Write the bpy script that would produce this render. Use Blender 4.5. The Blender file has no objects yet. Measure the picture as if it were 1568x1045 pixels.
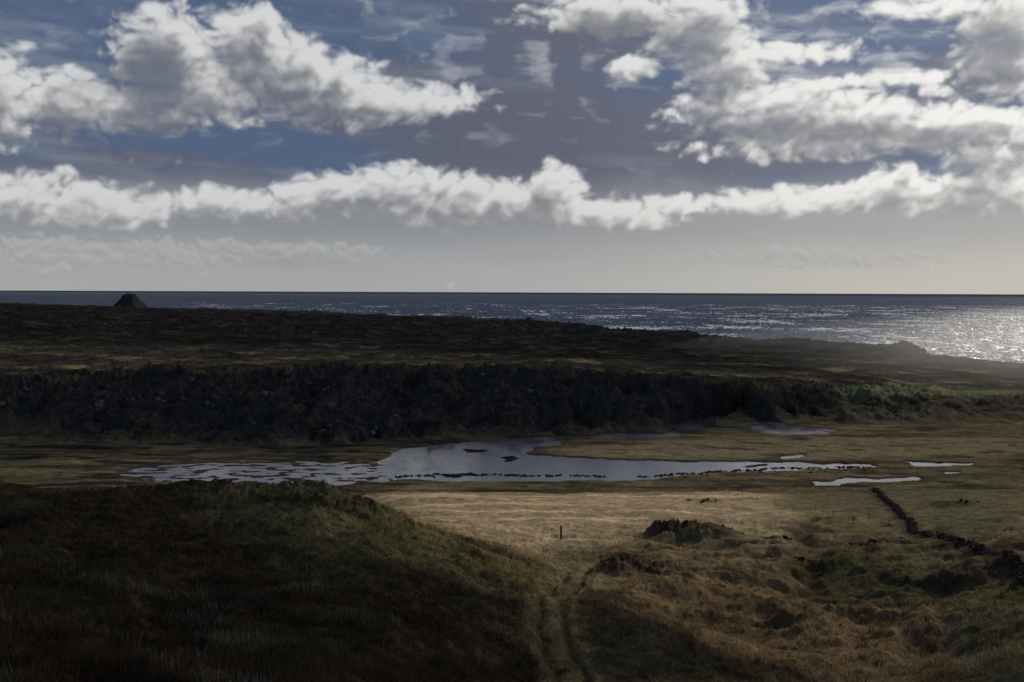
import bpy, math, numpy as np, time
T0=time.time()
rng=np.random.default_rng(7)
F_PX=784/math.tan(math.radians(25)); H=50.0
PITCH=math.atan(75.5/F_PX); ROLL=math.atan(6/1568)
SUN_AZ,SUN_EL=math.radians(35),math.radians(27)
def Rx(a): c,s=math.cos(a),math.sin(a); return np.array([[1,0,0],[0,c,-s],[0,s,c]])
def Rz(a): c,s=math.cos(a),math.sin(a); return np.array([[c,-s,0],[s,c,0],[0,0,1]])
R=Rx(math.pi/2-PITCH)@Rz(ROLL)
def ray(u,v):
    d=R@np.array([(u-784)/F_PX,-(v-522.5)/F_PX,-1.0]); return d
def tdrop(u,v):
    d=ray(u,v); return -d[2]/d[1]
# ---------------------------------------------------------------- noise
def _h(ix,iy,seed):
    n=(ix.astype(np.uint32)*np.uint32(374761393)+iy.astype(np.uint32)*np.uint32(668265263)+np.uint32(seed*2246822519&0xffffffff))
    n=(n^(n>>np.uint32(13)))*np.uint32(1274126177); n=n^(n>>np.uint32(16))
    return n
def gnoise(x,y,seed=0):
    xi=np.floor(x).astype(np.int64); yi=np.floor(y).astype(np.int64)
    xf=(x-xi).astype(np.float32); yf=(y-yi).astype(np.float32)
    sx=xf*xf*xf*(xf*(xf*6-15)+10); sy=yf*yf*yf*(yf*(yf*6-15)+10)
    def g(ox,oy):
        a=(_h((xi+ox)&0xffffffff,(yi+oy)&0xffffffff,seed)&np.uint32(1023)).astype(np.float32)*(2*math.pi/1024)
        return np.cos(a)*(xf-ox)+np.sin(a)*(yf-oy)
    a=g(0,0); b=g(1,0); c=g(0,1); d=g(1,1)
    return 1.5*((a+(b-a)*sx)*(1-sy)+(c+(d-c)*sx)*sy)
def fbm(x,y,oct=4,seed=0,gain=.5,mode=0):
    s=0;a=1;t=0
    for o in range(oct):
        n=gnoise(x*2**o+o*17.3,y*2**o-o*9.1,seed+o)
        if mode==1: n=1-2*np.abs(n)*1.4
        if mode==2: n=2*np.abs(n)*1.4-.6
        s=s+a*n;t+=a;a*=gain
    return s/t
def sstep(a,b,x):
    t=np.clip((x-a)/(b-a),0,1); return t*t*(3-2*t)
# ---------------------------------------------------------------- macro terrain
def f_(u,v,Y): return (Y,H-Y*tdrop(u,v))
def z_(u,v,z): return ((H-z)/tdrop(u,v),z)
CU=[0,160,300,400,500,540,600,700,850,870,960,1060,1075,1130,1300,1390,1408,1416,1430,1500,1568,2000]
CV=[464,470,474,475,478,481,484,487,494,500,507,510,516,520,527,529,533,548,556,560,563,585]
CZ=[18,17,16,16,15,15,14,14,13,12,12,12,11,11,10,10,9.5,7,6,6,6,5]
def coastZ(u): return np.interp(u,CU,CZ)
_uu=np.linspace(-1500,3000,1200)
_cy=np.array([(H-coastZ(u))/tdrop(np.clip(u,0,1568),np.interp(u,CU,CV)) for u in _uu])
def coastY(u): return np.interp(u,_uu,_cy)
cols={}
def col(u,near,far):
    L=[f_(u,v,Y) for v,Y in near]
    for e in far:
        if e[0]=='p': L.append((e[1],e[2]))
        elif e[0]=='f': L.append(f_(u,e[1],e[2]))
        else: L.append(z_(u,e[1],e[2]))
    L.append((float(coastY(u)),float(coastZ(u))))
    L=[(5.0,L[0][1]+3.5)]+L
    cols[u]=L
col(0,[(1045,28),(950,38),(850,58),(780,82),(741,105)],[('p',150,18),('p',190,10),('p',220,8.7),('z',662,8.8),('z',592,20),('p',420,19.5),('p',600,18.5),('p',1000,17.5),('p',2000,17.5)])
col(250,[(1045,30),(950,42),(850,62),(780,85),(740,105)],[('p',150,16),('p',190,9.3),('p',215,8.6),('z',672,8.6),('z',577,20.5),('p',450,20),('p',700,18.5),('p',1200,17),('p',1800,16.3)])
col(490,[(1045,32),(950,44),(850,62),(790,80),(747,100)],[('p',140,16),('p',185,9.5),('p',215,8.6),('z',678,8.6),('z',571,21),('p',450,20.5),('p',700,18.5),('p',1200,16)])
col(560,[(1045,34),(950,46),(860,64),(800,82),(762,102)],[('p',135,19),('p',175,13),('f',757,212),('z',741,8.6),('z',672,8.6),('z',570,21),('p',450,20.5),('p',700,18.5),('p',1200,15.5)])
col(620,[(1045,36),(950,48),(870,66),(825,82),(787,104)],[('p',130,21.5),('p',160,17),('f',765,192),('z',742,8.6),('z',672,8.6),('z',570,21),('p',450,20.5),('p',700,18.5),('p',1200,15.2)])
col(700,[(1045,40),(950,54),(880,72),(820,99)],[('p',118,23),('f',800,148),('f',778,174),('z',742,8.6),('z',665,8.6),('z',571,21),('p',450,20.5),('p',700,18),('p',1000,15.8)])
col(850,[(1045,48),(950,66),(900,82),(868,104)],[('f',820,145),('f',780,176),('z',742,8.6),('z',660,8.6),('z',577,20.5),('p',450,20),('p',700,17.5),('p',1000,15)])
col(1000,[(1045,54),(950,74),(900,92),(850,120)],[('f',820,145),('f',780,178),('z',742,8.6),('z',655,8.7),('z',587,19),('p',450,19.3),('p',700,16.5)])
col(1200,[(1045,58),(950,80),(900,99),(850,124)],[('f',800,160),('f',760,205),('z',740,8.6),('z',638,9),('z',600,15.5),('p',450,17),('p',600,15.5)])
col(1400,[(1045,58),(950,80),(880,107),(830,138)],[('f',780,180),('z',738,8.7),('z',642,9.4),('z',604,13),('p',500,13.8),('p',650,11.5)])
col(1568,[(1045,50),(950,70),(900,88),(840,118)],[('f',780,175),('z',735,8.8),('z',642,9.5),('z',610,12),('p',500,10.8),('p',600,8)])
UK=sorted(cols)
LU=np.arange(-1500,3001,10.0); LYn=700; LY=np.exp(np.linspace(math.log(5),math.log(6000),LYn))
tab=np.array([np.interp(np.log(LY),np.log([a for a,b in cols[k]]),[b for a,b in cols[k]]) for k in UK])
G=np.zeros((len(LU),LYn))
for j in range(LYn): G[:,j]=np.interp(LU,UK,tab[:,j])
def blur(A,sig,axis):
    r=int(3*sig)+1; k=np.exp(-.5*(np.arange(-r,r+1)/sig)**2); k/=k.sum()
    P=np.pad(A,[(r,r) if a==axis else (0,0) for a in range(2)],mode='edge')
    out=np.zeros_like(A)
    for i,w in enumerate(k):
        out+=w*(P[i:i+A.shape[0],:] if axis==0 else P[:,i:i+A.shape[1]])
    return out
G=blur(blur(G,2.0,0),1.4,1)
def macro(X,Y):
    Y=np.maximum(Y,5.0)
    u=784+F_PX*X/Y
    a=np.clip((u+1500)/10,0,len(LU)-1.001); b=np.clip((np.log(Y)-math.log(5))/(math.log(6000)-math.log(5))*(LYn-1),0,LYn-1.001)
    i=a.astype(int); j=b.astype(int); fa=a-i; fb=b-j
    return (G[i,j]*(1-fa)+G[i+1,j]*fa)*(1-fb)+(G[i,j+1]*(1-fa)+G[i+1,j+1]*fa)*fb
MARCH=np.exp(np.linspace(math.log(12),math.log(4000),3000))
def hit(u,v):
    d=ray(u,v); s=d[0]/d[1]; t=-d[2]/d[1]
    X=s*MARCH; z=macro(X,MARCH); k=np.argmax(z>=H-t*MARCH)
    if k==0: k=len(MARCH)-1
    return X[k],MARCH[k]
def onplane(u,v,z):
    d=ray(u,v); Y=(H-z)/(-d[2]/d[1]); return d[0]/d[1]*Y,Y
def sdf(px,py,poly):
    d=np.full(px.shape,1e18); ins=np.zeros(px.shape,bool); n=len(poly)
    for i in range(n):
        ax,ay=poly[i]; bx,by=poly[(i+1)%n]
        ex,ey=bx-ax,by-ay; wx,wy=px-ax,py-ay
        h=np.clip((wx*ex+wy*ey)/(ex*ex+ey*ey+1e-9),0,1)
        d=np.minimum(d,(wx-ex*h)**2+(wy-ey*h)**2)
        c=((ay>py)!=(by>py))&(px<(bx-ax)*(py-ay)/((by-ay)+1e-12)+ax)
        ins^=c
    d=np.sqrt(d); return np.where(ins,d,-d)
def zone(X,Y,pix,soft,wx=0,wy=0,plane=None,grow=0):
    poly=[(hit(*p) if plane is None else onplane(p[0],p[1],plane)) for p in pix]
    P=np.array(poly); m=soft*2+6+grow
    sel=(X>P[:,0].min()-m)&(X<P[:,0].max()+m)&(Y>P[:,1].min()-m)&(Y<P[:,1].max()+m)
    out=np.zeros(X.shape,np.float32)
    xs=X[sel]+(wx[sel] if not np.isscalar(wx) else 0); ys=Y[sel]+(wy[sel] if not np.isscalar(wy) else 0)
    out[sel]=sstep(-soft,soft,sdf(xs,ys,poly)+grow)
    return out
# ---------------------------------------------------------------- grid
NC=1120
sc=np.concatenate([np.linspace(-1.4,-.53,30)[:-1],np.linspace(-.53,.53,NC),np.linspace(.53,1.4,30)[1:]])
yy=np.linspace(math.log(14),math.log(3200),20000); Yd=np.exp(yy)
dens=1/Yd*1.0+ 0.55+ 0.9*np.exp(-((yy-math.log(290))/.22)**2)+.5*sstep(math.log(30),math.log(60),yy)*(1-sstep(math.log(900),math.log(1500),yy))
dens=dens+ 18/Yd
cum=np.cumsum(dens); cum/=cum[-1]
NR=1500
rows=np.exp(np.interp(np.linspace(0,1,NR),cum,yy))
S,YY=np.meshgrid(sc,rows); X=(S*YY).ravel(); Y=YY.ravel(); NCt=len(sc)
U=784+F_PX*X/Y
Z=macro(X,Y)
base=Z.copy()
n1=fbm(X/9,Y/9,4,11); n2=fbm(X/9,Y/9,4,23)
PONDS=[
 [(585,712),(590,698),(612,689),(680,681),(760,674),(840,669),(866,671),(858,681),(808,687),(812,694),(850,700),(930,704),(1060,708),(1200,708),(1335,712),(1330,716),(1240,720),(1100,723),(1040,730),(960,737),(800,738),(690,737),(610,736),(590,728)],
 [(850,666),(900,669),(940,664),(1000,663),(1015,667),(965,672),(890,673),(850,670)],
 [(1000,657),(1040,652),(1070,641),(1138,633),(1150,638),(1110,647),(1085,655),(1040,658)],
 [(1085,655),(1145,657),(1165,651),(1145,643),(1180,645),(1208,653),(1275,659),(1270,665),(1180,665),(1100,661)],
 [(1245,738),(1270,739),(1290,735),(1300,740),(1252,745)],
 [(1300,733),(1340,734),(1395,731),(1392,736),(1340,739),(1310,740)],
 [(1395,708),(1430,711),(1480,709),(1475,713),(1405,714)],
 [(1456,723),(1466,723),(1466,727),(1456,727)],
 [(1192,699),(1228,697),(1228,702),(1195,703)],
 [(1005,668),(1030,662),(1050,656),(1045,661),(1030,667),(1010,671)],
]
MARSH=[(170,724),(225,712),(330,708),(440,706),(560,708),(596,714),(604,736),(560,742),(470,747),(330,742),(200,738)]
pond=np.zeros(X.shape,np.float32); bank=pond.copy()
for i,p in enumerate(PONDS):
    pond=np.maximum(pond,zone(X,Y,p,.8,n1*3.6,n2*3.6,plane=8.0,grow=.3 if i in(0,) else .6)); bank=np.maximum(bank,zone(X,Y,p,5,0,0,plane=8.0,grow=7))
isl=[[(715,690),(735,688),(745,692),(722,694)],[(752,702),(790,700),(797,705),(770,708)],[(640,726),(720,724),(760,728),(700,731)],[(1120,713),(1180,712),(1200,715),(1140,716)]]
islm=np.zeros_like(pond)
for p in isl: islm=np.maximum(islm,zone(X,Y,p,.8,n1*6,n2*6,plane=8.0,grow=-.6 if p[0][0] in(640,1120) else 0))
pond=pond*(1-islm)
marsh=zone(X,Y,MARSH,2.5,n1*5,n2*5,plane=8.0)
cy=coastY(U)
ug=np.arange(-600,2200,50)
scz=[z_(min(max(u,0),1568),np.interp(u,[0,250,490,700,850,1000,1200,1400,1568],[662,672,678,665,660,655,638,642,642]),8.7)[0] for u in ug]
sct=[z_(min(max(u,0),1568),np.interp(u,[0,250,490,700,850,1000,1200,1400,1568],[592,577,571,571,577,587,600,604,610]),np.interp(u,[0,250,490,850,1000,1200,1400],[20,20.5,21,20.5,19,15.5,13]))[0] for u in ug]
sY0=np.interp(U,ug,scz); sY1=np.interp(U,ug,sct)
wob=n1*6+fbm(X/40,Y/40,3,31)*18
scarp=sstep(-12,6,Y+wob-sY0)*(1-sstep(-6,14,Y+wob*.8-sY1))
plateau=sstep(-2,16,Y+wob*.8-sY1)
scw=1-sstep(1250,1500,U)*.4
HP=[hit(*p) for p in [(0,744),(300,742),(480,750),(560,772),(620,794),(700,826),(780,850),(830,875),(850,915),(835,950),(850,1000),(860,1044)]]
HP=[(-70,100)]+HP+[(0,8),(-70,8)]
HP=[(a,b+ (3 if b>90 else 0)) for a,b in HP]
hm=np.zeros(X.shape,np.float32); sel=Y<140
hm[sel]=sstep(-3,3,sdf(X[sel]+n1[sel]*5,Y[sel]+n2[sel]*5,HP))
near=1-sstep(110,200,Y)
tus=fbm(X/1.1,Y/1.1,3,41,.55,2); tus2=fbm(X/4,Y/4,4,51)
und=fbm(X/22,Y/22,4,61); und2=fbm(X/26+.3*n1,Y/26,3,65,.5,1)
det=near*(hm*(tus*.20+tus2*.8+und*1.3)+(1-hm)*(tus*.14+tus2*.5+und*1.8+und2*1.7*sstep(45,75,Y)*sstep(900,1050,U)))
det+=sstep(110,200,Y)*(1-sstep(212,232,Y))*(tus2*.25+und*.9+tus*.05)
rid=fbm(X/22,Y/22,5,71,.5,1); rid2=fbm(X/5,Y/5,4,81,.6,1); bumps=fbm(X/45,Y/45,4,91)
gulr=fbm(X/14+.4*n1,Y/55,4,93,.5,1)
Z=Z+det
Z+=scarp*scw*(rid*1.7+rid2*1.2+bumps*2.6+gulr*2.8)
rim=np.exp(-((Y+wob*.8-sY1-8)/14)**2)
Z+=rim*scw*(np.maximum(0,rid2)*1.8+np.maximum(0,gulr)*1.4)
Z+=plateau*(1-sstep(-80,-10,Y-cy)*.2)*(rid*1.3+rid2*.6*sstep(600,1000,Y)+rid2*.4+bumps*1.9*np.clip(Y/450,.5,2.4))
Z+=sstep(450,800,Y)*5*np.maximum(0,fbm(X/50,Y/80,4,97)-.06)
Z+=sstep(550,850,Y)*7*np.maximum(0,fbm(X/14,Y/30,4,98)-.20)
vf=sstep(205,225,Y)*(1-sstep(-14,0,Y+wob-sY0))
flatv=8.28+(.25*np.maximum(fbm(X/14,Y/14,4,101),-.3)+.22*np.maximum(tus2,-.4)+.9*np.maximum(0,fbm(X/25,Y/7,4,131)-.15))*(1-.85*bank)
mixv=vf*(1-sstep(.8,2.2,base-8.6))
Z=Z*(1-mixv)+np.maximum(flatv,8.12)*mixv
Z=np.where((Y>205)&(Y<cy-60)&(Y<430),np.maximum(Z,8.12),Z)
mz=7.98+fbm(X/5,Y/3,4,111)*.22
Z=Z*(1-marsh)+mz*marsh
Z=Z*(1-pond)+7.4*pond
def pdist(xs,ys,pl):
    d=np.full(xs.shape,1e9)
    for (ax,ay),(bx,by) in zip(pl[:-1],pl[1:]):
        ex,ey=bx-ax,by-ay; h=np.clip(((xs-ax)*ex+(ys-ay)*ey)/(ex*ex+ey*ey),0,1)
        d=np.minimum(d,np.hypot(xs-ax-ex*h,ys-ay-ey*h))
    return d
tr=[hit(*p) for p in [(925,855),(892,872),(868,895),(846,925),(846,955),(862,1000),(880,1060)]]
td=pdist(X+n1*.6,Y,tr)
rut=np.exp(-((td-.75)/.28)**2); trk=1-sstep(1.3,2.0,td)
Z-=rut*.3+trk*.15
gul=np.exp(-(pdist(X+n1*2,Y+n2*2,[hit(*p) for p in [(1380,940),(1450,965),(1480,1010),(1510,1044)]])/.6)**2)
gul2=np.exp(-(pdist(X+n1*3,Y+n2*3,[hit(*p) for p in [(1240,800),(1230,880),(1280,940),(1180,965),(1060,940)]])/1.6)**2)
Z-=gul*.4+gul2*.6
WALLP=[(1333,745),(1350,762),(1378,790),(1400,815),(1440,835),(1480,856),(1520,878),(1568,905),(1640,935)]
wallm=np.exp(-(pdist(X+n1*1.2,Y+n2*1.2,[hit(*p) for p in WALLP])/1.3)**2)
Z+=wallm*.35
mrock=np.zeros_like(Z)
def mound(u,v,rx,ry,h,w=1.0,amp=.7):
    global Z,mrock
    x0,y0=hit(u,v)
    q=((X+n1*5-x0)/rx)**2+((Y+n2*5-y0)/ry)**2
    m=np.exp(-q*1.2); Z=Z+h*m*(1+amp*rid2+.25*tus); mrock=np.maximum(mrock,m*w)
mound(1035,830,5,4,1.25); mound(1120,834,9,3,.7,.85); mound(950,886,4,4,1.2); mound(995,882,4,3,1.0); mound(500,764,7,4,.6,.6)
mound(1320,838,6,3,.5,.7); mound(1090,770,6,2.5,.5,.8); mound(440,764,5,3,.3,.4); mound(740,768,8,1.6,.3,.5); mound(1185,832,4,2,.6,.9)
mound(1260,880,4,2,.5,.6); mound(1480,775,6,3,.6,.7); mound(1130,900,4,2,.4,.6); mound(1000,800,5,1.6,.25,.5); mound(1450,905,5,2,.6,.7); mound(1340,960,3,1.5,.4,.6); mound(320,752,5,3,.4,.5)
mrock=np.clip(mrock,0,1)
dc=Y-cy*(1+.010*fbm(X/30,Y/60,4,121))
edge=sstep(0,1,dc/(8+.012*cy)); Z=Z*(1-edge)+(-5)*edge
# ---------------------------------------------------------------- colours
def C(*a): return np.array(a,np.float32)
def lay(col,c,m):
    m=m[:,None]; return col*(1-m)+c*m
cn=fbm(X/7,Y/7,5,141); cn2=fbm(X/30,Y/18,4,151); cf=fbm(X/1.6,Y/1.6,4,161)
col_=np.zeros((len(X),3),np.float32)+C(.108,.083,.046)
col_=lay(col_,C(.070,.051,.028),sstep(-.1,.35,cn+cn2*.6)*.8)
col_=lay(col_,C(.045,.040,.020),sstep(.0,.4,fbm(X/18,Y/14,4,171))*.6)
zn=lambda pix,soft,plane=None: zone(X,Y,pix,soft,n1*3,n2*3,plane)
gold=zn([(560,757),(600,744),(1000,745),(1240,748),(1200,790),(1190,832),(1010,812),(980,826),(780,838),(700,818),(640,792)],8)
col_=lay(col_,C(.215,.160,.094),gold*(.75+.25*cn))
col_=lay(col_,C(.36,.285,.18),gold*sstep(-.1,.4,fbm(X/25,Y/5,4,181))*.7)
col_=lay(col_,C(.095,.062,.033),zn([(930,905),(1100,880),(1300,915),(1420,965),(1480,1044),(1100,1044),(1000,950)],5)*.75)
col_=lay(col_,C(.135,.092,.052),zn([(1000,850),(1180,845),(1300,870),(1200,900),(1040,880)],5)*.7)
grn=zn([(1160,885),(1340,850),(1440,880),(1568,950),(1568,1044),(1490,1044),(1400,950),(1230,905)],4)
col_=lay(col_,C(.036,.034,.017),grn*.85)
col_=lay(col_,C(.066,.060,.038),zn([(1180,745),(1568,735),(1568,830),(1420,830),(1370,800),(1200,775)],6)*.8)
dk=zn([(860,900),(930,910),(1000,960),(1060,1000),(1220,1044),(890,1044),(880,960)],2)
col_=lay(col_,C(.026,.023,.014),dk*.9)
col_=lay(col_,C(.02,.016,.011),zn([(1420,835),(1568,850),(1568,950),(1530,925)],3)*.7)
col_=lay(col_,C(.018,.015,.011),sstep(.22,.42,fbm(X/6,Y/6,4,175))*sstep(900,1000,U)*(Y<170)*(1-gold*.6)*.75)
col_=lay(col_,C(.11,.09,.06),gul*.45)
col_=lay(col_,C(.03,.025,.014),gul2*.7)
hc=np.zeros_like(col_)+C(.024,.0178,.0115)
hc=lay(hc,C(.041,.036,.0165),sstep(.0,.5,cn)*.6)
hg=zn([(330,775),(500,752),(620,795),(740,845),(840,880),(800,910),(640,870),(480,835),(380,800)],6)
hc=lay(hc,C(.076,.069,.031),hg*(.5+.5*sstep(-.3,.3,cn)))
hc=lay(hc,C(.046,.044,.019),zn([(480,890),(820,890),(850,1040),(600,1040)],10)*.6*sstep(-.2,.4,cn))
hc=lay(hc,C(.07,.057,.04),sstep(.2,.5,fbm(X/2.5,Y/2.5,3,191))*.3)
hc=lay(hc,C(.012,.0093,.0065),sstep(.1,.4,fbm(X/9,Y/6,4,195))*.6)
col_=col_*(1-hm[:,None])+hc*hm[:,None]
col_=lay(col_,C(.09,.075,.038),trk*.85); col_=lay(col_,C(.03,.025,.016),rut*.6)
vc=np.zeros_like(col_)+C(.070,.059,.034)
vc=lay(vc,C(.038,.034,.020),sstep(-.15,.3,fbm(X/20,Y/7,4,201)))
vc=lay(vc,C(.015,.014,.011),sstep(.02,.2,fbm(X/32,Y/7,5,211))*sstep(1150,600,U))
vc=lay(vc,C(.125,.102,.058),sstep(.15,.5,fbm(X/25,Y/9,4,221))*.7)
vc=lay(vc,C(.125,.102,.064),zn([(840,690),(1010,675),(1290,672),(1568,672),(1568,700),(1200,704),(900,702)],4,8)*.6)
vc=lay(vc,C(.085,.06,.048),zn([(840,668),(870,656),(1000,653),(1040,650),(1080,655),(1000,664),(880,667)],2,8)*.9)
vc=lay(vc,C(.02,.018,.014),sstep(.12,.32,fbm(X/15,Y/8,5,215))*.75)
vm=sstep(204,228,Y)*(1-sstep(-10,2,Y+wob-sY0))
col_=col_*(1-vm[:,None])+vc*vm[:,None]
col_=lay(col_,C(.12,.088,.036),zn([(205,718),(260,712),(400,708),(420,714),(330,720),(230,722)],3,8)*.9)
col_=lay(col_,C(.05,.042,.028),marsh*.6)
pc=np.zeros_like(col_)+C(.038,.033,.026)
st=fbm(X/70,Y/30,4,231)
pc=lay(pc,C(.078,.066,.036),sstep(.02,.32,st)*.7)
pc=lay(pc,C(.16,.132,.060),sstep(.06,.32,fbm(X/50,Y/22,4,241))*.6*(1-sstep(500,750,Y)))
pc=lay(pc,C(.012,.0115,.0105),sstep(.12,.45,rid)*.75)
pc=lay(pc,C(.013,.012,.011),sstep(.05,.3,fbm(X/50,Y/35,5,245))*.75)
pc=lay(pc,C(.024,.0225,.021),sstep(-250,-20,Y-cy)*.7)
pl=np.clip(plateau,0,1)
col_=col_*(1-pl[:,None])+pc*pl[:,None]
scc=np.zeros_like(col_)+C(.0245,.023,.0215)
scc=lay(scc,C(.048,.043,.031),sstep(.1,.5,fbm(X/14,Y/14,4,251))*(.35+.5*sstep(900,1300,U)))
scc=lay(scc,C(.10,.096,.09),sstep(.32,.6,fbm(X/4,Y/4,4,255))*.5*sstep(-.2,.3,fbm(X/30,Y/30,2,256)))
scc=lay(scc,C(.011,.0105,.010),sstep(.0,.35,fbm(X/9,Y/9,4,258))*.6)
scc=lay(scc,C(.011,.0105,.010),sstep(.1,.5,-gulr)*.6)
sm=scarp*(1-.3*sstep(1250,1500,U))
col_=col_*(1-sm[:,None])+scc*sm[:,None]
col_=lay(col_,C(.105,.115,.055),zn([(1270,606),(1340,597),(1500,599),(1568,604),(1568,611),(1500,612),(1330,612)],8)*.8)
col_=lay(col_,C(.014,.012,.0095),mrock*.85)
col_=lay(col_,C(.016,.0135,.010),wallm*.8)  # shade on the heather beside the wall, painted into the ground colour
col_=lay(col_,C(.012,.011,.010),islm)
col_=lay(col_,C(.022,.019,.015),sstep(.0,.2,8.24-Z)*(Y>205)*(Y<420)*.85)
col_=lay(col_,C(.012,.012,.013),edge)
col_*= (1+.7*cf*(1-.5*sstep(250,400,Y))+.4*tus2*(1-.4*sstep(250,400,Y)))[:,None]
col_=np.clip(col_,.003,.6)
def add_mesh(name,co,faces,mat,col=None,smooth=True,alpha=None):
    me=bpy.data.meshes.new(name); co=np.asarray(co,np.float32); faces=np.asarray(faces,np.int32)
    k=faces.shape[1]; n=len(faces)
    me.vertices.add(len(co)); me.vertices.foreach_set('co',co.ravel())
    me.loops.add(n*k); me.loops.foreach_set('vertex_index',faces.ravel())
    me.polygons.add(n); me.polygons.foreach_set('loop_start',np.arange(0,n*k,k,dtype=np.int32))
    me.polygons.foreach_set('use_smooth',np.full(n,smooth))
    if col is not None:
        a=me.color_attributes.new('cover','FLOAT_COLOR','POINT')
        al=np.ones((len(col),1)) if alpha is None else alpha.reshape(-1,1)
        a.data.foreach_set('color',np.concatenate([col,al],1).astype(np.float32).ravel())
    me.update(calc_edges=True); me.materials.append(mat)
    ob=bpy.data.objects.new(name,me); bpy.context.scene.collection.objects.link(ob); return ob
def gridfaces(nr,nc):
    i=np.arange(nr-1)[:,None]*nc+np.arange(nc-1)[None,:]; i=i.ravel()
    return np.stack([i,i+1,i+nc+1,i+nc],1)
# ---------------------------------------------------------------- materials
class NB:
    def __init__(s,nt): s.nt=nt
    def n(s,t,**k):
        x=s.nt.nodes.new(t)
        for a,b in k.items(): setattr(x,a,b)
        return x
    def put(s,sock,v):
        if isinstance(v,bpy.types.NodeSocket): s.nt.links.new(v,sock)
        elif v is not None: sock.default_value=v
    def m(s,op,a,b=None,c=None,clamp=False):
        x=s.n('ShaderNodeMath',operation=op); x.use_clamp=clamp
        for i,v in enumerate((a,b,c)):
            if v is not None: s.put(x.inputs[i],v)
        return x.outputs[0]
    def v(s,op,a,b=None,c=None,scale=None):
        x=s.n('ShaderNodeVectorMath',operation=op)
        for i,v in enumerate((a,b,c)):
            if v is not None: s.put(x.inputs[i],v)
        if scale is not None: s.put(x.inputs[3],scale)
        return x.outputs['Value'] if op in('DOT_PRODUCT','LENGTH') else x.outputs[0]
    def ss(s,a,b,x):
        r=s.n('ShaderNodeMapRange',interpolation_type='SMOOTHSTEP'); s.put(r.inputs[0],x); r.inputs[1].default_value=a; r.inputs[2].default_value=b; return r.outputs[0]
    def mix(s,f,a,b):
        r=s.n('ShaderNodeMix',data_type='RGBA'); s.put(r.inputs[0],f)
        for k,v in ((6,a),(7,b)): s.put(r.inputs[k],v if isinstance(v,bpy.types.NodeSocket) else (*v,1))
        return r.outputs[2]
    def noise(s,p,scale,det=4,rough=.5,dist=0):
        r=s.n('ShaderNodeTexNoise'); s.put(r.inputs['Vector'],p); r.inputs['Scale'].default_value=scale; r.inputs['Detail'].default_value=det; r.inputs['Roughness'].default_value=rough; r.inputs['Distortion'].default_value=dist
        return r
def newmat(name):
    m=bpy.data.materials.new(name); m.use_nodes=True; nt=m.node_tree; nt.nodes.clear(); b=NB(nt)
    o=b.n('ShaderNodeOutputMaterial'); p=b.n('ShaderNodeBsdfPrincipled'); nt.links.new(p.outputs[0],o.inputs[0]); return m,b,p
def ground_mat(name,bs=1.0,spec=.15):
    m,b,p=newmat(name); b.nt.nodes.remove(p); p=b.n('ShaderNodeBsdfDiffuse'); b.nt.links.new(p.outputs[0],b.nt.nodes[0].inputs[0])
    g=b.n('ShaderNodeNewGeometry').outputs['Position']
    a=b.n('ShaderNodeVertexColor',layer_name='cover').outputs[0]
    n=b.noise(g,2.2,4,.65); k=b.m('MULTIPLY_ADD',n.outputs[0],1.5,.25)
    b.put(p.inputs['Color'],b.v('SCALE',a,scale=k))
    n2=b.noise(g,5,4,.7)
    bp=b.n('ShaderNodeBump'); bp.inputs['Strength'].default_value=.8; bp.inputs['Distance'].default_value=.14*bs; b.put(bp.inputs['Height'],n2.outputs[0]); b.put(p.inputs['Normal'],bp.outputs[0])
    return m
MG=ground_mat('moor_ground')
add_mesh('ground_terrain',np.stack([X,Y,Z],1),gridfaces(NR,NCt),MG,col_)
print('terrain',time.time()-T0)
Zg=Z.reshape(NR,NCt)
def gz(x,y):
    x=np.asarray(x,float);y=np.asarray(y,float)
    a=np.interp(x/y,sc,np.arange(NCt)); b=np.interp(y,rows,np.arange(NR))
    i=np.clip(b.astype(int),0,NR-2); j=np.clip(a.astype(int),0,NCt-2); fb=b-i; fa=a-j
    return (Zg[i,j]*(1-fa)+Zg[i,j+1]*fa)*(1-fb)+(Zg[i+1,j]*(1-fa)+Zg[i+1,j+1]*fa)*fb
Cg=col_.reshape(NR,NCt,3)
def gc(x,y):
    a=np.clip(np.interp(x/y,sc,np.arange(NCt)).astype(int),0,NCt-1); b=np.clip(np.interp(y,rows,np.arange(NR)).astype(int),0,NR-1); return Cg[b,a]
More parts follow.
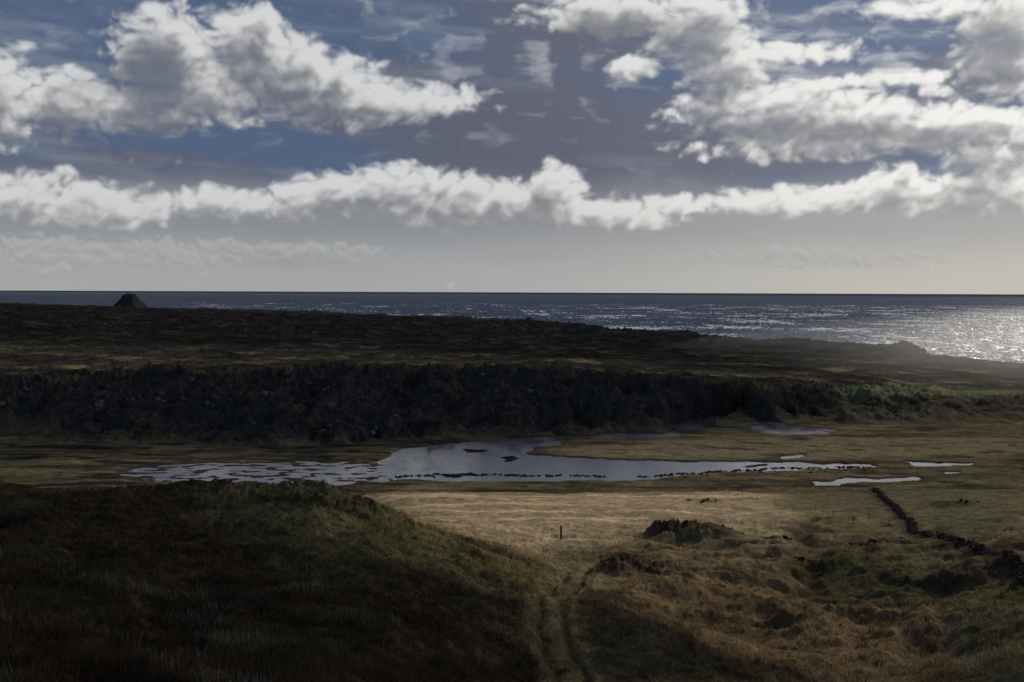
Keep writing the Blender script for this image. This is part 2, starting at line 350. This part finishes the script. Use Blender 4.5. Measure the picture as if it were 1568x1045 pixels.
# ---------------------------------------------------------------- water
def sea_mat():
    m,b,p=newmat('sea_water'); out=b.nt.nodes[0]; b.nt.nodes.remove(p)
    g=b.n('ShaderNodeNewGeometry').outputs['Position']
    n=b.noise(g,.06,6,.72).outputs[0]; n3=b.noise(g,.4,4,.6).outputs[0]
    bp=b.n('ShaderNodeBump'); bp.inputs['Strength'].default_value=1; bp.inputs['Distance'].default_value=.9; b.put(bp.inputs['Height'],n3)
    gl=b.n('ShaderNodeBsdfGlossy'); gl.inputs['Roughness'].default_value=.30; gl.inputs[0].default_value=(.85,.92,1,1); b.put(gl.inputs['Normal'],bp.outputs[0])
    foam=b.n('ShaderNodeVertexColor',layer_name='cover').outputs[0]; fs=b.n('ShaderNodeSeparateColor'); b.put(fs.inputs[0],foam); fo=fs.outputs[0]
    df=b.n('ShaderNodeBsdfDiffuse')
    big=b.ss(.35,.65,b.noise(b.v('MULTIPLY',g,(.3,1,1)),.006,3,.5).outputs[0])
    wc=b.mix(big,(.026,.035,.058),(.040,.051,.074)); wc=b.mix(fs.outputs[1],wc,(.075,.086,.108))  # second mix lightens the far sea: aerial haze painted into its colour
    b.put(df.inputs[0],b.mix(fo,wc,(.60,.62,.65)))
    fac=b.m('MULTIPLY',b.m('MULTIPLY_ADD',b.ss(.45,.68,n),.065,.012),b.m('SUBTRACT',1.0,fo))
    mx=b.n('ShaderNodeMixShader'); b.put(mx.inputs[0],fac); b.nt.links.new(df.outputs[0],mx.inputs[1]); b.nt.links.new(gl.outputs[0],mx.inputs[2]); b.nt.links.new(mx.outputs[0],out.inputs[0]); return m
def pond_mat():
    m,b,p=newmat('pond_water'); g=b.n('ShaderNodeNewGeometry').outputs['Position']
    n=b.noise(g,1.6,3,.5).outputs[0]; bp=b.n('ShaderNodeBump'); bp.inputs['Distance'].default_value=.025; b.put(bp.inputs['Height'],n); b.put(p.inputs['Normal'],bp.outputs[0])
    w=b.ss(.35,.65,b.noise(b.v('MULTIPLY',g,(1,.35,1)),.12,4,.6).outputs[0])
    b.put(p.inputs['Roughness'],b.m('MULTIPLY_ADD',w,.16,.05)); p.inputs['IOR'].default_value=1.7
    p.inputs['Base Color'].default_value=(.05,.05,.064,1); return m
ys=np.concatenate([np.exp(np.linspace(math.log(480),math.log(4500),1300)),np.exp(np.linspace(math.log(4600),math.log(79000),60))])
ss_=np.concatenate([np.linspace(-1.4,-.36,12)[:-1],np.linspace(-.36,.55,800),np.linspace(.55,1.4,10)[1:]]); SS,YS=np.meshgrid(ss_,ys)
XS=(SS*YS)
w1=fbm(XS/38+.3*fbm(XS/90,YS/90,2,501),YS/22,3,502,.5,1); w2=fbm(XS/9,YS/6,4,503,.6,1)
amp=1-.6*sstep(2500,4500,YS)
zs_=(w1*1.5+w2*1.1)*amp*(YS<4600)
fv=w1*.5+w2*.4+.6*fbm(XS/120,YS/200,3,505)+.10*sstep(-.1,.35,SS)
vis=(YS<3500)&(SS>-.1)&(SS<.5)&(YS>600)
q1,q2=np.percentile(fv[vis],[96.5,98.6])
foam=sstep(q1,q2,fv)*.85
cyS=coastY(784+F_PX*SS); dS=YS-cyS*1.02
foam=np.maximum(foam,sstep(170,20,dS)*sstep(-.02,.2,fbm(XS/25,YS/30,4,507)+.9*fbm(XS/90,YS/400,2,509)))
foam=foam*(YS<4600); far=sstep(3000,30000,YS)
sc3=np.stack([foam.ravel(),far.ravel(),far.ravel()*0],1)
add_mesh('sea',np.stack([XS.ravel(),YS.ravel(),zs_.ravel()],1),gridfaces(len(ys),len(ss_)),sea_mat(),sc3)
pw=[onplane(u,v,8.0) for u,v in [(120,752),(1520,752),(1520,630),(900,630),(560,690),(120,695)]]
pm=bpy.data.meshes.new('pond'); pm.from_pydata([(x,y,8.0) for x,y in pw],[],[list(range(len(pw)))]); pm.materials.append(pond_mat())
po=bpy.data.objects.new('pond',pm); bpy.context.scene.collection.objects.link(po)
# ---------------------------------------------------------------- rocks
import bmesh
bm=bmesh.new(); bmesh.ops.create_icosphere(bm,subdivisions=2,radius=1); bm.verts.ensure_lookup_table()
IV=np.array([v.co[:] for v in bm.verts]); IF=np.array([[v.index for v in f.verts] for f in bm.faces]); bm.free()
rocks=[]
for k in range(8):
    d=1+.22*rng.standard_normal(len(IV))*.6
    nx=rng.standard_normal((5,3)); nx/=np.linalg.norm(nx,axis=1)[:,None]
    V=IV*d[:,None]
    for q in nx:
        pr=V@q; V=V-np.outer(np.maximum(pr-.62,0),q)*.85
    rocks.append(V)
def rock_obj(name,xs,ys,sz,col,flat=.7,sink=.25,zof=None):
    co=[];fa=[];cc=[];off=0
    z0=gz(xs,ys) if zof is None else zof
    for i in range(len(xs)):
        V=rocks[i%8]*sz[i]*np.array([1,.9,flat]); a=rng.uniform(0,6.28); V=V@Rz(a).T
        V=V+np.array([xs[i],ys[i],z0[i]+sz[i]*flat*(1-2*sink)*.5])
        co.append(V);fa.append(IF+off);off+=len(V); cc.append(np.tile(np.array(col)*rng.uniform(.5,1.6),(len(V),1)))
    return add_mesh(name,np.concatenate(co),np.concatenate(fa),MR,np.concatenate(cc),False)
MR=ground_mat('lava_rock',.6,.3)
def along(pl,step):
    P=np.array(pl); L=np.hypot(*np.diff(P,axis=0).T); c=np.concatenate([[0],np.cumsum(L)]); t=np.arange(0,c[-1],step)
    x=np.interp(t,c,P[:,0]); y=np.interp(t,c,P[:,1]); dx=np.gradient(x);dy=np.gradient(y);l=np.hypot(dx,dy)+1e-9
    return x,y,-dy/l,dx/l
def wall(name,pix,h,w,step=.35,col=(.022,.02,.018),gap=.0,plane=None,smn=.18,smx=.32,brk=.42,wb=1.0):
    pl=[(hit(*p) if plane is None else onplane(p[0],p[1],plane)) for p in pix]
    x,y,nx,ny=along(pl,step); xs=[];ys=[];zs=[];s=[]
    wob=fbm(x/6,y/6,3,5)*wb
    for lv in range(int(max(1,h/.22))):
        for side in (-1,0,1):
            k=(1-lv*.2)*w*.38*side; keep=rng.random(len(x))>(gap+.1*lv)
            keep&=~((fbm(x/4,y/4,2,9)>.25)&(lv>1)); keep&=~(fbm(x/5,y/5,2,19)>brk)
            xs.append((x+nx*(k+wob)+rng.normal(0,.1,len(x)))[keep]); ys.append((y+ny*(k+wob)+rng.normal(0,.1,len(x)))[keep])
            g=gz(x,y) if plane is None else np.full(len(x),plane-.1)
            zs.append((g+lv*.2)[keep]); s.append(rng.uniform(smn,smx,keep.sum()))
    return rock_obj(name,np.concatenate(xs),np.concatenate(ys),np.concatenate(s),col,.75,.2,np.concatenate(zs))
wall('stone_wall',WALLP,.65,.85,.25,(.034,.029,.025),.1,None,.11,.22,.5,.6)
wall('stone_wall',[(608,731),(700,728),(800,729),(925,730)],.4,2.0,.45,(.018,.016,.014),.4,8.0,.18,.45,.4,2.2)
wall('stone_wall',[(978,730),(1070,725),(1150,720),(1250,717),(1335,716)],.4,2.0,.45,(.018,.016,.014),.4,8.0,.18,.45,.4,2.2)
def scatter(name,pix,n,smin,smax,col,flat=.7,plane=None,pw=2.0):
    poly=[(hit(*p) if plane is None else onplane(p[0],p[1],plane)) for p in pix]; P=np.array(poly)
    xs=rng.uniform(P[:,0].min(),P[:,0].max(),n*6); ys=rng.uniform(P[:,1].min(),P[:,1].max(),n*6)
    k=sdf(xs,ys,poly)>0; xs=xs[k][:n];ys=ys[k][:n]
    return rock_obj(name,xs,ys,smin+(smax-smin)*rng.random(len(xs))**pw,col,flat)
def cluster(name,pts,n,sp,smin,smax,col):
    xs=[];ys=[]
    for u,v in pts:
        x,y=hit(u,v); xs.append(rng.normal(x,sp,n)); ys.append(rng.normal(y,sp,n))
    xs=np.concatenate(xs);ys=np.concatenate(ys); return rock_obj(name,xs,ys,rng.uniform(smin,smax,len(xs)),col)
cluster('lava_boulders',[(440,754),(470,753),(490,753),(510,755),(535,760),(320,750)],14,1.4,.15,.55,(.02,.018,.015))
cluster('lava_boulders',[(935,872),(965,870),(990,878),(1015,824),(1045,822),(1080,828),(1110,830),(1160,834),(1185,832),(1320,838),(1345,836),(1090,770),(1260,880),(1480,775)],10,1.6,.12,.45,(.02,.018,.015))
scatter('scarp_boulders',[(0,655),(250,665),(490,672),(700,660),(1000,650),(1180,640),(1180,612),(1000,600),(700,585),(300,590),(0,600)],320,.2,1.4,(.06,.057,.053),.8,None,4)
scatter('shore_rocks',[(600,738),(1000,741),(1330,722),(1330,708),(1000,705),(830,700),(620,722)],60,.15,.5,(.02,.018,.016),.6,8.0,2)
xh,yh=2450*(198-784)/F_PX,2450
a=np.linspace(0,2*math.pi,96,endpoint=False); rr=np.linspace(0,1,40); A,RR=np.meshgrid(a,rr)
prof=np.interp(RR,[0,.2,.36,.5,.62,.8,1],[1,.95,.82,.60,.36,.12,-.15])
hx=xh+RR*40*np.cos(A)*(1+.12*np.sin(3*A)); hy=yh+RR*36*np.sin(A); hz=15+26*prof*(1+.30*fbm(hx/9,hy/9,4,3))+2.5*fbm(hx/5,hy/5,3,4,.6,1)*(prof>0)
ff=[]
for i in range(39):
    for j in range(96): ff.append([i*96+j,i*96+(j+1)%96,(i+1)*96+(j+1)%96,(i+1)*96+j])
add_mesh('rocky_hill',np.stack([hx.ravel(),hy.ravel(),hz.ravel()],1),np.array(ff),MR,np.tile(C(.025,.025,.026),(hx.size,1)))
# ---------------------------------------------------------------- fences
def box(x,y,z0,w,h,lean=(0,0)):
    c=np.array([(-1,-1,0),(1,-1,0),(1,1,0),(-1,1,0),(-.85,-.85,1),(.85,-.85,1),(.85,.85,1),(-.85,.85,1)],float)
    V=c*np.array([w/2,w/2,h]); V[:,0]+=lean[0]*c[:,2];V[:,1]+=lean[1]*c[:,2]; return V+np.array([x,y,z0])
BF=np.array([[0,1,5,4],[1,2,6,5],[2,3,7,6],[3,0,4,7],[4,5,6,7],[3,2,1,0]])
mw,bw,pw_=newmat('weathered_wood'); gg=bw.n('ShaderNodeNewGeometry').outputs['Position']; bw.put(pw_.inputs['Base Color'],bw.mix(bw.noise(gg,6,4).outputs[0],(.04,.035,.03),(.10,.085,.07))); pw_.inputs['Roughness'].default_value=.9
def fence(name,pix,step,h=1.2,w=.12):
    x,y,nx,ny=along([hit(*p) for p in pix],step); z=gz(x,y); co=[];fa=[]
    for i in range(len(x)):
        co.append(box(x[i],y[i],z[i]-.2,w,h*rng.uniform(.8,1.1)+.2,rng.normal(0,.07,2))); fa.append(BF+8*i)
    off=8*len(x)
    for i in range(len(x)-1):
        for hh in (.35,.65,.95):
            p0=np.array([x[i],y[i],z[i]+hh]);p1=np.array([x[i+1],y[i+1],z[i+1]+hh]); r=.004
            co.append(np.array([p0+(0,0,-r),p0+(0,0,r),p0+(0,r,0),p0+(0,-r,0),p1+(0,0,-r),p1+(0,0,r),p1+(0,r,0),p1+(0,-r,0)])); fa.append(off+np.array([[0,2,6,4],[2,1,5,6],[1,3,7,5],[3,0,4,7],[0,2,1,3],[4,6,5,7]])); off+=8
    add_mesh(name,np.concatenate(co),np.concatenate(fa),mw,None,False)
fence('wire_fence',[(1095,752),(1180,774),(1250,790),(1322,812)],8,1.1,.07)
fence('wire_fence',[(1330,800),(1420,822),(1500,828),(1568,833)],7,1.1,.07)
x,y=hit(859,829); z=float(gz(x,y)); add_mesh('wooden_post',np.concatenate([box(x,y,z-.3,.28,2.0),box(x,y,z+1.68,.34,.07)]),np.concatenate([BF,BF+8]),mw,None,False)
# ---------------------------------------------------------------- grass / heather tufts
def tufts(name,n,ymin,ymax,smin,smax,fn,hgt,wid,nb=5,bright=1.3,colr=None,up=0):
    q=rng.random(n); y=1/(1/ymin+(1/ymax-1/ymin)*q); s=rng.uniform(smin,smax,n); x=s*y
    w=fn(x,y); k=rng.random(n)<w; x=x[k];y=y[k]; n=len(x); z=gz(x,y); c=gc(x,y) if colr is None else np.tile(np.array(colr),(n,1))
    co=np.zeros((n,nb,3,3))
    hh=hgt*rng.uniform(.5,1.3,(n,nb)); bx=rng.normal(0,.12,(n,nb)); by=rng.normal(0,.12,(n,nb)); an=rng.uniform(0,math.pi,(n,nb))
    ww=wid*rng.uniform(.6,1.4,(n,nb))*(.6+y[:,None]/80)
    for k_,sg in ((0,-1),(1,1)):
        co[:,:,k_,0]=x[:,None]+bx+sg*ww*np.cos(an); co[:,:,k_,1]=y[:,None]+by+sg*ww*np.sin(an); co[:,:,k_,2]=z[:,None]-.04
    co[:,:,2,0]=x[:,None]+bx*1.5+rng.normal(-.04,.12,(n,nb))*hgt*2; co[:,:,2,1]=y[:,None]+by*1.5+rng.normal(0,.1,(n,nb))*hgt*2; co[:,:,2,2]=z[:,None]+hh
    cc=c[:,None,None,:]*rng.uniform(.6,bright*1.5,(n,nb,1,1))*np.ones((1,1,3,1)); cc[:,:,2,:]*=1.5
    add_mesh(name,co.reshape(-1,3),np.arange(n*nb*3).reshape(-1,3),MT,cc.reshape(-1,3),False)
mt,bt,pt=newmat('grass_blades'); a_=bt.n('ShaderNodeVertexColor',layer_name='cover').outputs[0]; bt.nt.nodes.remove(pt)
pt=bt.n('ShaderNodeBsdfDiffuse'); bt.put(pt.inputs[0],a_)
tl=bt.n('ShaderNodeBsdfTranslucent'); bt.put(tl.inputs[0],a_); mx=bt.n('ShaderNodeMixShader'); mx.inputs[0].default_value=.35
bt.nt.links.new(pt.outputs[0],mx.inputs[1]);bt.nt.links.new(tl.outputs[0],mx.inputs[2]);bt.nt.links.new(mx.outputs[0],[n for n in bt.nt.nodes if n.type=='OUTPUT_MATERIAL'][0].inputs[0]); MT=mt
tufts('moor_grass',90000,24,150,-.5,.5,lambda x,y:.25+.75*sstep(-.2,.3,fbm(x/3,y/3,3,7)),.30,.022,4,1.15)
tufts('heather_twigs',7000,26,62,-.5,-.1,lambda x,y:sstep(.12,.3,fbm(x/4,y/4,3,77)),.4,.007,3,1.0,(.13,.115,.095))
print('veg',time.time()-T0)
# ---------------------------------------------------------------- sky backdrop with clouds
def azel(u,v):
    d=ray(u,v); d=d/np.linalg.norm(d); return math.degrees(math.atan2(d[0],d[1])),math.degrees(math.asin(d[2]))
BL=[
(0,150,48,60,.9),(110,160,60,42,1),(190,170,130,32,1),(265,90,74,68,1.1),(300,140,90,50,1),(385,60,48,44,1),(430,110,80,52,1.1),(505,140,85,52,1.1),(580,155,100,34,1),(660,160,75,22,.8),(725,150,24,18,.7),
(950,22,110,28,.8),(1065,45,60,45,1),(980,105,40,18,.8),(1115,110,64,52,1),(1190,165,150,38,1.05),(1340,185,200,30,1),(1500,195,160,28,1),(1190,80,110,14,.75),(1290,222,180,18,.8),(1540,50,60,72,1.1),(1450,5,90,20,.8),(1335,125,90,11,.65),(1440,135,20,8,.7),(1515,238,60,22,1),
(30,305,90,34,.8),(150,315,110,28,.8),(350,312,100,22,.9),(460,318,60,18,.8),(500,300,75,30,1),(600,290,95,34,1),(700,310,110,36,1),(790,308,80,30,1.1),(857,290,26,36,1.1),(890,325,120,24,1),(970,330,60,16,.9),(1040,312,60,13,.8),(1180,312,90,22,1),(1290,305,95,26,1),(1370,288,50,30,1.1),(1460,300,110,34,1.1),(1545,290,60,40,1.1)]
AZ=np.arange(-36,36.01,.042); EL=np.arange(-.3,24,.04); AA,EE=np.meshgrid(AZ,EL)
wx=fbm(AA*.3,EE*.4,4,301); wy=fbm(AA*.3+50,EE*.4,4,311)
Aw=AA+wx*1.2; Ew=EE+wy*.5
M=np.full(AA.shape,-1.0)
for (u,v,rx,ry,wg) in BL:
    a,e=azel(u,v); ax=rx*.0335*1.15; ey=ry*.0335*1.15
    dy=(Ew-e)/ey; dy=np.where(dy<0,dy*1.15,dy)
    M=np.maximum(M,wg*(1-((Aw-a)/ax)**2-dy**2))
M=np.maximum(M,-1)
puff=fbm(Aw*.75,Ew*1.0,5,321,.5,2); fine=fbm(AA*1.1+wx,EE*1.5,6,331,.47)
wisp=fbm(AA*.5+wy,EE*1.6,5,341,.5)
Fd=M*1.0+.70*puff+.42*fine+.2*wisp+.05
def shift(A,da,de):
    i=int(round(de/.04)); j=int(round(da/.042)); return np.roll(np.roll(A,-i,0),-j,1)
opt=0; prev=0
Dn=sstep(-.05,1.4,Fd)
for d in (.12,.3,.55,.9,1.35,1.9):
    opt=opt+shift(Dn,.42*d,.9*d)*(d-prev); prev=d
lit=np.exp(-.95*opt)
bump=np.clip((Fd-shift(Fd,.14,.3))*.30,-.18,.25)+np.clip((Fd-shift(Fd,.3,.6))*.26,-.18,.3)
lit=np.clip(lit*1.04+bump*(.3+.6*lit),0,1)
for (u,v,rx,ry,k) in [(225,110,45,48,.8),(940,40,110,30,.6),(1075,60,60,40,.45),(1550,40,60,50,.4),(1380,205,200,12,.5),(140,130,50,25,.4)]:
    a,e=azel(u,v); lit=lit*(1-k*np.exp(-((Aw-a)/(rx*.0335))**2-((Ew-e)/(ry*.0335))**2))
lit=blur(blur(lit,1.1,0),1.1,1)
litb=blur(blur(lit,6,0),6,1)
D=sstep(-.30,.70,Fd)*(.58+.42*sstep(.05,.45,litb))
D=blur(blur(D,.8,0),.8,1)
side=sstep(-8,28,AA)[...,None]
def mixc(a,b,f):
    f=f[...,None] if f.ndim==2 else f
    return np.asarray(a)*(1-f)+np.asarray(b)*f
one=np.ones(AA.shape+(1,))
blue=mixc(C(.085,.125,.215)*one,C(.15,.19,.29)*one,side)
grey=mixc(C(.112,.122,.170)*one,C(.20,.208,.25)*one,side)
g1=fbm(AA*.07+3,EE*.22,5,351)+.65*np.exp(-((AA-2)/7)**2-((EE-8)/5)**2)-.35*np.exp(-((AA+18)/9)**2-((EE-12)/5)**2)-.4*np.exp(-((AA-17)/7)**2-((EE-14)/4)**2)
sky_=mixc(blue,grey,sstep(-.25,.25,g1)*.85)
stk=fbm(AA*.10+.5*wx,EE*.7+.05*AA,6,361,.5)
sky_=mixc(sky_,mixc(C(.24,.27,.33)*one,C(.45,.46,.48)*one,side),sstep(-.05,.5,stk-.25*np.exp(-((AA-1)/8)**2-((EE-8)/4)**2))*.45)
sky_=mixc(sky_,mixc(C(.108,.113,.145)*one,C(.16,.16,.195)*one,side),np.exp(-((AA-4)/8)**2-((EE-7.8)/2.6)**2)*.55)
band=fbm(AA*.12,EE*.5,5,371)
sky_=mixc(sky_,mixc(C(.25,.265,.29)*one,C(.41,.405,.40)*one,side),np.clip(sstep(6.6,3.8,EE)+band*.5*sstep(8,4.5,EE),0,1))
hz=mixc(C(.38,.387,.385)*one,C(.56,.53,.47)*one,side)
low=sstep(4.0,.6,EE+band*.9)
sky_=mixc(sky_,hz,low*.92)
cz=fbm(AA*.45+wx*.8,EE*1.2+.3*wy,6,381,.5)+.30*np.exp(-((AA-15)/8)**2-((EE-12.5)/2.2)**2)+.25*np.exp(-((AA+2)/6)**2-((EE-11.8)/1.4)**2)
cir=sstep(.12,.8,cz)*sstep(6,9,EE)
sky_=mixc(sky_,mixc(C(.40,.43,.47)*one,C(.80,.79,.78)*one,side),cir*.6)
csh=mixc(C(.175,.180,.200)*one,C(.30,.298,.305)*one,side); cl=mixc(C(.66,.665,.66)*one,C(.93,.915,.88)*one,side)
cc=mixc(csh,cl,sstep(.0,.92,lit))
cc=mixc(cc,hz,sstep(6.5,1,EE)*.42)
out=mixc(sky_,cc,D*.97)
M2=np.full(AA.shape,-1.0)
for (u,v,rx,ry,wg) in [(80,390,120,30,1),(260,388,130,24,.9),(440,385,150,16,.7),(1250,392,180,16,.6)]:
    a,e=azel(u,v); M2=np.maximum(M2,wg*(1-((Aw-a)/(rx*.037))**2-((Ew-e)/(ry*.037))**2))
F2=M2+.5*fbm(Aw*1.3,Ew*1.6,4,391,.5,2)+.4*fine
l2=np.clip(.5+.8*(F2-shift(F2,.1,.25)),0,1)
out=mixc(out,mixc(C(.30,.31,.325)*one,C(.48,.48,.47)*one,l2),sstep(0,.7,F2)*.5)
RD=80000.0
ar=np.radians(AA);er=np.radians(EE)
sp=np.stack([RD*np.sin(ar),RD*np.cos(ar),RD*np.tan(er)],-1).reshape(-1,3)
al=sstep(36,31,np.abs(AA))*sstep(24,20,EE)
ms,bs_,p_=newmat('sky_clouds'); bs_.nt.nodes.remove(p_); va=bs_.n('ShaderNodeVertexColor',layer_name='cover'); em=bs_.n('ShaderNodeEmission'); tr_=bs_.n('ShaderNodeBsdfTransparent'); mm=bs_.n('ShaderNodeMixShader')
bs_.put(em.inputs[0],va.outputs[0]); bs_.put(mm.inputs[0],va.outputs[1]); bs_.nt.links.new(tr_.outputs[0],mm.inputs[1]); bs_.nt.links.new(em.outputs[0],mm.inputs[2]); bs_.nt.links.new(mm.outputs[0],bs_.nt.nodes[0].inputs[0])
try: ms.cycles.emission_sampling='NONE'
except Exception as e: print(e)
add_mesh('sky',sp,gridfaces(len(EL),len(AZ)),ms,out.reshape(-1,3),True,al.ravel())
print('sky',time.time()-T0)
# ---------------------------------------------------------------- added opaque clouds above the frame, outlined to cast shade on the moor
sdir=np.array([math.sin(SUN_AZ)*math.cos(SUN_EL),math.cos(SUN_AZ)*math.cos(SUN_EL),math.sin(SUN_EL)])
mc,bc,pc_=newmat('blocker_matte'); pc_.inputs['Base Color'].default_value=(.6,.6,.62,1); pc_.inputs['Roughness'].default_value=1; pc_.inputs['Specular IOR Level'].default_value=0
def shadow_blocker(name,poly,alt,zg,step,warp,wsc,seed):
    k=(alt-zg)/sdir[2]; P=np.array(poly)
    gx=np.arange(P[:,0].min()-warp*2,P[:,0].max()+warp*2,step); gy=np.arange(P[:,1].min()-warp*2,P[:,1].max()+warp*2,step)
    GX,GY=np.meshgrid(gx,gy); d=sdf(GX.ravel(),GY.ravel(),poly).reshape(GX.shape)+warp*1.6*fbm(GX/wsc,GY/wsc,5,seed,.6)
    th=np.sqrt(np.clip(d,0,None))*4; m=(d>0)
    ox,oy=sdir[0]*k,sdir[1]*k; n=GX.size
    up=np.stack([GX+ox,GY+oy,alt+th*(1.6+.8*fbm(GX/wsc*3,GY/wsc*3,4,seed+9))],-1).reshape(-1,3)
    dn=np.stack([GX+ox,GY+oy,alt-th*.5],-1).reshape(-1,3)
    f=gridfaces(len(gy),len(gx)); mk=m.ravel(); f=f[mk[f].any(1)]
    add_mesh(name,np.concatenate([up,dn]),np.concatenate([f,f[:,::-1]+n]),mc)
hp=[hit(*p) for p in [(0,748),(250,752),(400,790),(560,850),(760,885),(835,900),(930,930),(1010,975),(1120,1010),(1230,1044)]]
shadow_blocker('shadow_blocker',[(-90,110)]+hp+[(70,15),(-90,-40)],900,30,1.5,5,14,401)
hp=[hit(*p) for p in [(0,662),(300,672),(700,665),(1000,655),(1180,640),(1240,615),(1150,592),(1000,577),(700,568),(300,572),(0,586)]]
shadow_blocker('shadow_blocker',[(-320,300)]+hp+[(-320,395)],1200,15,5,8,60,411)
hp=[hit(*p) for p in [(0,524),(400,530),(800,545),(1150,560),(1330,552),(1395,535),(1300,529),(1060,512),(850,497),(600,486),(300,476),(0,467)]]
shadow_blocker('shadow_blocker',[(-700,680)]+hp+[(-1600,2700)],2500,15,20,25,200,421)
# ---------------------------------------------------------------- sunlit sea mist on the right-hand shore
bm=bmesh.new(); bmesh.ops.create_icosphere(bm,subdivisions=5,radius=1)
for v in bm.verts: v.co.x=v.co.x*470+520; v.co.y=v.co.y*390+610; v.co.z=v.co.z*50-2
me=bpy.data.meshes.new('sea_mist'); bm.to_mesh(me); bm.free()
mv=bpy.data.materials.new('mist'); mv.use_nodes=True; nt=mv.node_tree; nt.nodes.clear(); o=nt.nodes.new('ShaderNodeOutputMaterial'); vs=nt.nodes.new('ShaderNodeVolumeScatter'); vs.inputs['Density'].default_value=.00038; vs.inputs['Anisotropy'].default_value=.6; vs.inputs[0].default_value=(1,.985,.96,1)
nt.links.new(vs.outputs[0],o.inputs['Volume']); me.materials.append(mv); ob=bpy.data.objects.new('sea_mist',me); bpy.context.scene.collection.objects.link(ob)
# ---------------------------------------------------------------- world
sc_=bpy.context.scene
W=bpy.data.worlds.new('World'); sc_.world=W; W.use_nodes=True; nt=W.node_tree; nt.nodes.clear(); b=NB(nt)
sky=b.n('ShaderNodeTexSky',sky_type='NISHITA'); sky.sun_disc=False; sky.sun_elevation=SUN_EL; sky.sun_rotation=SUN_AZ; sky.air_density=1.0; sky.dust_density=2.5; sky.ozone_density=1.0
bg=b.n('ShaderNodeBackground'); b.put(bg.inputs[0],sky.outputs[0]); bg.inputs[1].default_value=.13
o=b.n('ShaderNodeOutputWorld'); nt.links.new(bg.outputs[0],o.inputs[0])
L=bpy.data.lights.new('sun','SUN'); L.energy=3.7; L.angle=math.radians(.5); L.color=(1,.92,.80)
lo=bpy.data.objects.new('sun',L); sc_.collection.objects.link(lo)
from mathutils import Vector, Matrix
lo.rotation_euler=Vector(sdir).to_track_quat('Z','Y').to_euler(); lo.location=(200,200,300)
cam=bpy.data.cameras.new('camera'); cam.sensor_width=36; cam.lens=36*F_PX/1568; cam.clip_start=.5; cam.clip_end=500000
co=bpy.data.objects.new('camera',cam); sc_.collection.objects.link(co)
M4=np.eye(4); M4[:3,:3]=R; M4[:3,3]=(0,0,H); co.matrix_world=Matrix(M4.tolist()); sc_.camera=co
sc_.view_settings.view_transform='Standard'; sc_.view_settings.look='None'; sc_.view_settings.exposure=0
print('done',time.time()-T0)
